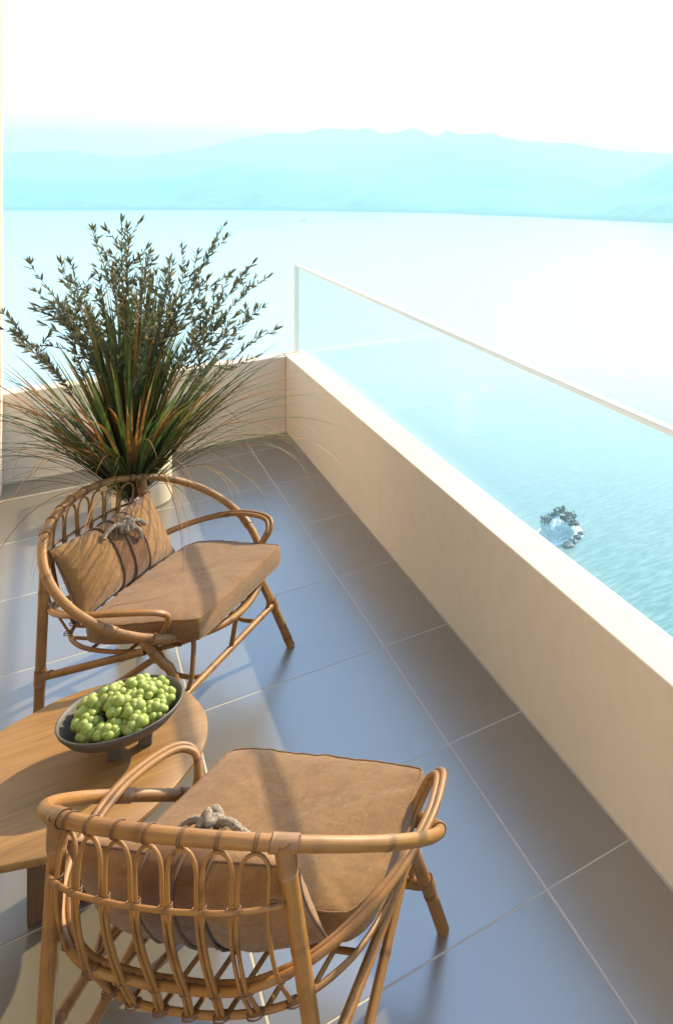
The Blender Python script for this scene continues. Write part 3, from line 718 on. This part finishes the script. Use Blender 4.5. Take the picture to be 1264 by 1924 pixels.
def blade_mesh(L,phi0,droop,w,seed,nseg=16):
    """arching blade leaving the root in +x; phi0 = angle from the vertical, droop = final angle"""
    r=random.Random(seed); x=z=0; y=0; V=[];F=[];A=[]; tw=r.uniform(-.6,.6)
    for i in range(nseg+1):
        t=i/nseg; phi=phi0+(droop-phi0)*t**1.7; ww=w*(.55+.9*t if t<.35 else .865)*(1-max(0,(t-.35)/.65)**1.8)+.0002
        nx,nz=math.cos(phi),-math.sin(phi)
        c=Vector((x,y,z)); V+=[c+Vector((0,-ww,0)),c+Vector((-nx*ww*.5,0,-nz*ww*.5)),c+Vector((0,ww,0))]; A+=[t]*3
        x+=math.sin(phi)*L/nseg; z+=math.cos(phi)*L/nseg; y+=tw*.02*t*L/nseg*10*.3
    for i in range(nseg):
        for j in range(2): F.append((3*i+j,3*i+3+j,3*i+4+j,3*i+1+j))
    return mesh('grass_blade',V,F,True,None,{'t':A})
rb=random.Random(21); extra=[]
kinds={'up':[],'mid':[],'arch':[],'fall':[]}
for k in range(8):
    kinds['up'].append(blade_mesh(rb.uniform(.58,.84),R(rb.uniform(1,17)),R(rb.uniform(8,36)),rb.uniform(.0070,.0102),k))
    kinds['mid'].append(blade_mesh(rb.uniform(.50,.72),R(rb.uniform(14,40)),R(rb.uniform(45,85)),rb.uniform(.0058,.0086),k+20))
    kinds['arch'].append(blade_mesh(rb.uniform(.60,.88),R(rb.uniform(30,52)),R(rb.uniform(95,140)),rb.uniform(.0024,.0036),k+40))
    kinds['fall'].append(blade_mesh(rb.uniform(.62,.95),R(rb.uniform(32,58)),R(rb.uniform(160,190)),rb.uniform(.0016,.0026),k+60))
def mats_for(me): 
    return me
var={}
for kd,l in kinds.items():
    var[kd]=[]
    for me in l:
        for mt,wt in ((GREEN,3 if kd in('up','mid') else 1),(RUST,1 if kd!='fall' else 1),(GOLD,0 if kd=='up' else 1)):
            if wt==0: continue
            m2=me.copy(); m2.materials.append(mt); var[kd]+= [m2]*wt
nb_=0
for kd,cnt in (('up',100),('mid',92),('arch',62),('fall',42),('up',110),('mid',130),('arch',14),('fall',8)):
    for i in range(cnt):
        me=rb.choice(var[kd]); a=rb.uniform(0,2*math.pi)
        if kd in('arch','fall') and rb.random()<.45: a=rb.choice((rb.gauss(math.pi,.45),rb.gauss(0,.45)))
        rr=.014*math.sqrt(rb.random()); s=rb.uniform(.74,1.12); lc=Vector((rr*math.cos(a),rr*math.sin(a),rb.uniform(-.02,.0)))
        if nb_<296:
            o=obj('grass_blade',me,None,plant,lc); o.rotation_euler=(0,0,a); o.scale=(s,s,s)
        else: extra.append((me,Matrix.Translation(lc)@Matrix.Rotation(a,4,'Z')@Matrix.Scale(s,4)))
        nb_+=1
ms=[GREEN,RUST,GOLD]; V=[];F=[];A=[];MI=[]
for me,mx_ in extra:
    k=len(V); V+=[mx_@v.co for v in me.vertices]; F+=[tuple(j+k for j in f.vertices) for f in me.polygons]; A+=[d.value for d in me.attributes['t'].data]; MI+=[ms.index(me.materials[0])]*len(me.polygons)
me=mesh('thin_blades',V,F,True,None,{'t':A})
for m_ in ms: me.materials.append(m_)
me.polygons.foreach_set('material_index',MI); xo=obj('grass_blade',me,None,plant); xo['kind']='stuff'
# twigs with lance leaves
TW=m_leaf('twig_bark',[(0,(.05,.035,.02)),(1,(.10,.085,.05))],.8)
OL=m_leaf('olive_leaf',[(0,(.165,.15,.065)),(1,(.27,.24,.12))],.6)
def lance(L,w,seed):
    V=[];F=[];A=[]; n=6
    for i in range(n+1):
        t=i/n; ww=w*math.sin(math.pi*min(1,t*.92+.08))**.7*(1-t**4)+.0002; z=L*t; bx=.10*L*t*t
        V+=[(-ww,bx,z),(0,bx+ww*.35,z),(ww,bx,z)]; A+=[t]*3
    for i in range(n):
        for j in range(2): F.append((3*i+j,3*i+3+j,3*i+4+j,3*i+1+j))
    return mesh('leaf',V,F,True,None,{'t':A})
LM=[lance(.028,.0030,1),lance(.034,.0031,2),lance(.022,.0028,3),lance(.030,.0035,4)]
for l in LM: l.materials.append(OL)
tips=[(-.165,1.015,.05,.9),(-.02,1.05,0,1),(.035,1.03,-.05,1),(.29,.96,.05,1),(.23,.90,-.1,1),(.16,.86,.1,1),(.47,.83,.0,1),(.44,.70,.06,.9),(.44,.70,-.08,1),(.38,.84,.1,1),(-.36,.89,.0,.7),(-.20,.90,-.06,.9),(-.11,.86,.08,1),(-.43,.62,.02,1),(-.34,.68,-.1,1),(-.29,.78,.1,1),(-.24,.72,0,1),(.10,.76,-.1,1),(.02,.80,.12,1),(-.15,.74,-.12,1),(.28,.73,.12,1),(-.08,.70,.15,1),(.18,.70,-.15,1),(.34,.66,0,1),(-.28,.60,.14,1),(.44,.60,.1,.8),(-.02,.92,.03,1),(.07,.93,.02,1),(-.31,.72,.05,1),(-.20,.66,.1,1),(.24,.62,.1,1),(.12,.82,.06,1),(-.26,.52,.12,1),(-.16,.56,-.12,1),(-.06,.58,.12,1),(.04,.60,-.12,1),(.13,.58,.14,1),(.22,.54,-.1,1),(.31,.55,.08,1),(-.34,.55,-.06,1),(.36,.50,.1,.9),(.0,.66,.0,1),(-.12,.64,.05,1),(.20,.74,.0,1),(-.22,.82,.02,1),(.08,.70,.14,1),(-.03,.84,-.1,1),(.26,.82,.06,1)]
rl=random.Random(5); leaves=[]; twb=0
def grow(p0,p1,bow,n=14):
    mid=(p0+p1)/2+bow; return cr([p0,mid,p1],n//2)
for ti,(tx,tz,ty,dens) in enumerate(tips):
    if tz<.59: continue
    tip=Vector((tx*.98-.012,ty,tz*.955)); root=Vector((rl.uniform(-.012,.012),rl.uniform(-.012,.012),-.02))
    bow=Vector((-tx*.12,0,tz*.05))+Vector((rl.uniform(-.03,.03),rl.uniform(-.03,.03),0)); path=grow(root,tip,bow,16); n=len(path)
    b=B(); b.tube(path,[.0022*(1-.75*i/n) for i in range(n)],6)
    subs=[(path[int(n*f)],None) for f in (.55,.62,.70,.78,.86)]
    allp=[path[int(n*.64):]]
    for f in (.58,.65,.72,.79,.85,.91):
        if rl.random()<.85*dens:
            i=min(n-2,int(n*f)); d=(path[i+1]-path[i]).normalized(); sd=Vector((rl.uniform(-1,1),rl.uniform(-1,1),rl.uniform(-.1,.5))).normalized()
            e=path[i]+(d*.75+sd*.65)*rl.uniform(.06,.13); sp=grow(path[i],e,Vector((0,0,.008)),8); b.tube(sp,[.0012*(1-.6*k/len(sp)) for k in range(len(sp))],5); allp.append(sp)
    V=b.V; zz=[v[2] for v in V]; o=obj('twig',mesh('twig',b.V,b.F,True,None,{'t':[min(1,max(0,z)) for z in zz]}),TW,plant)
    for sp in allp:
        for i in range(len(sp)-1):
            seg=sp[i+1]-sp[i]; d=seg.normalized(); cnt=max(1,int(seg.length/.0058*dens))
            for k in range(cnt):
                pnt=sp[i]+seg*rl.random(); out_=d.orthogonal(); out_=Matrix.Rotation(rl.uniform(0,6.28),3,d)@out_
                dr=(d*rl.uniform(.5,1.1)+out_*rl.uniform(.35,.8)+Vector((0,0,.1))).normalized(); leaves.append((pnt,dr,rl.choice(LM),rl.uniform(.75,1.25)))
        for k in range(4): leaves.append((sp[-1],((sp[-1]-sp[-2]).normalized()+Vector((rl.uniform(-.5,.5),rl.uniform(-.5,.5),rl.uniform(-.2,.4)))*.8).normalized(),rl.choice(LM),1.15))
rl.shuffle(leaves); leaves.sort(key=lambda l:-l[3])
sV=[];sF=[];sA=[]
for i,(pnt,dr,me,s) in enumerate(leaves):
    q=dr.to_track_quat('Z','Y'); q=q@Matrix.Rotation(rl.uniform(0,6.28),3,'Z').to_quaternion()
    if i<300:
        o=obj('leaf',me,None,plant,pnt); o.rotation_euler=q.to_euler(); o.scale=(s,s,s)
    else:
        k=len(sV); v0=[q@(v.co*s)+pnt for v in me.vertices]; sV+=v0; sF+=[tuple(j+k for j in f.vertices) for f in me.polygons]; sA+=[d.value for d in me.attributes['t'].data]
lo=obj('leaf',mesh('small_leaves',sV,sF,True,None,{'t':sA}),OL,plant); lo['kind']='stuff'
print('leaves',len(leaves))
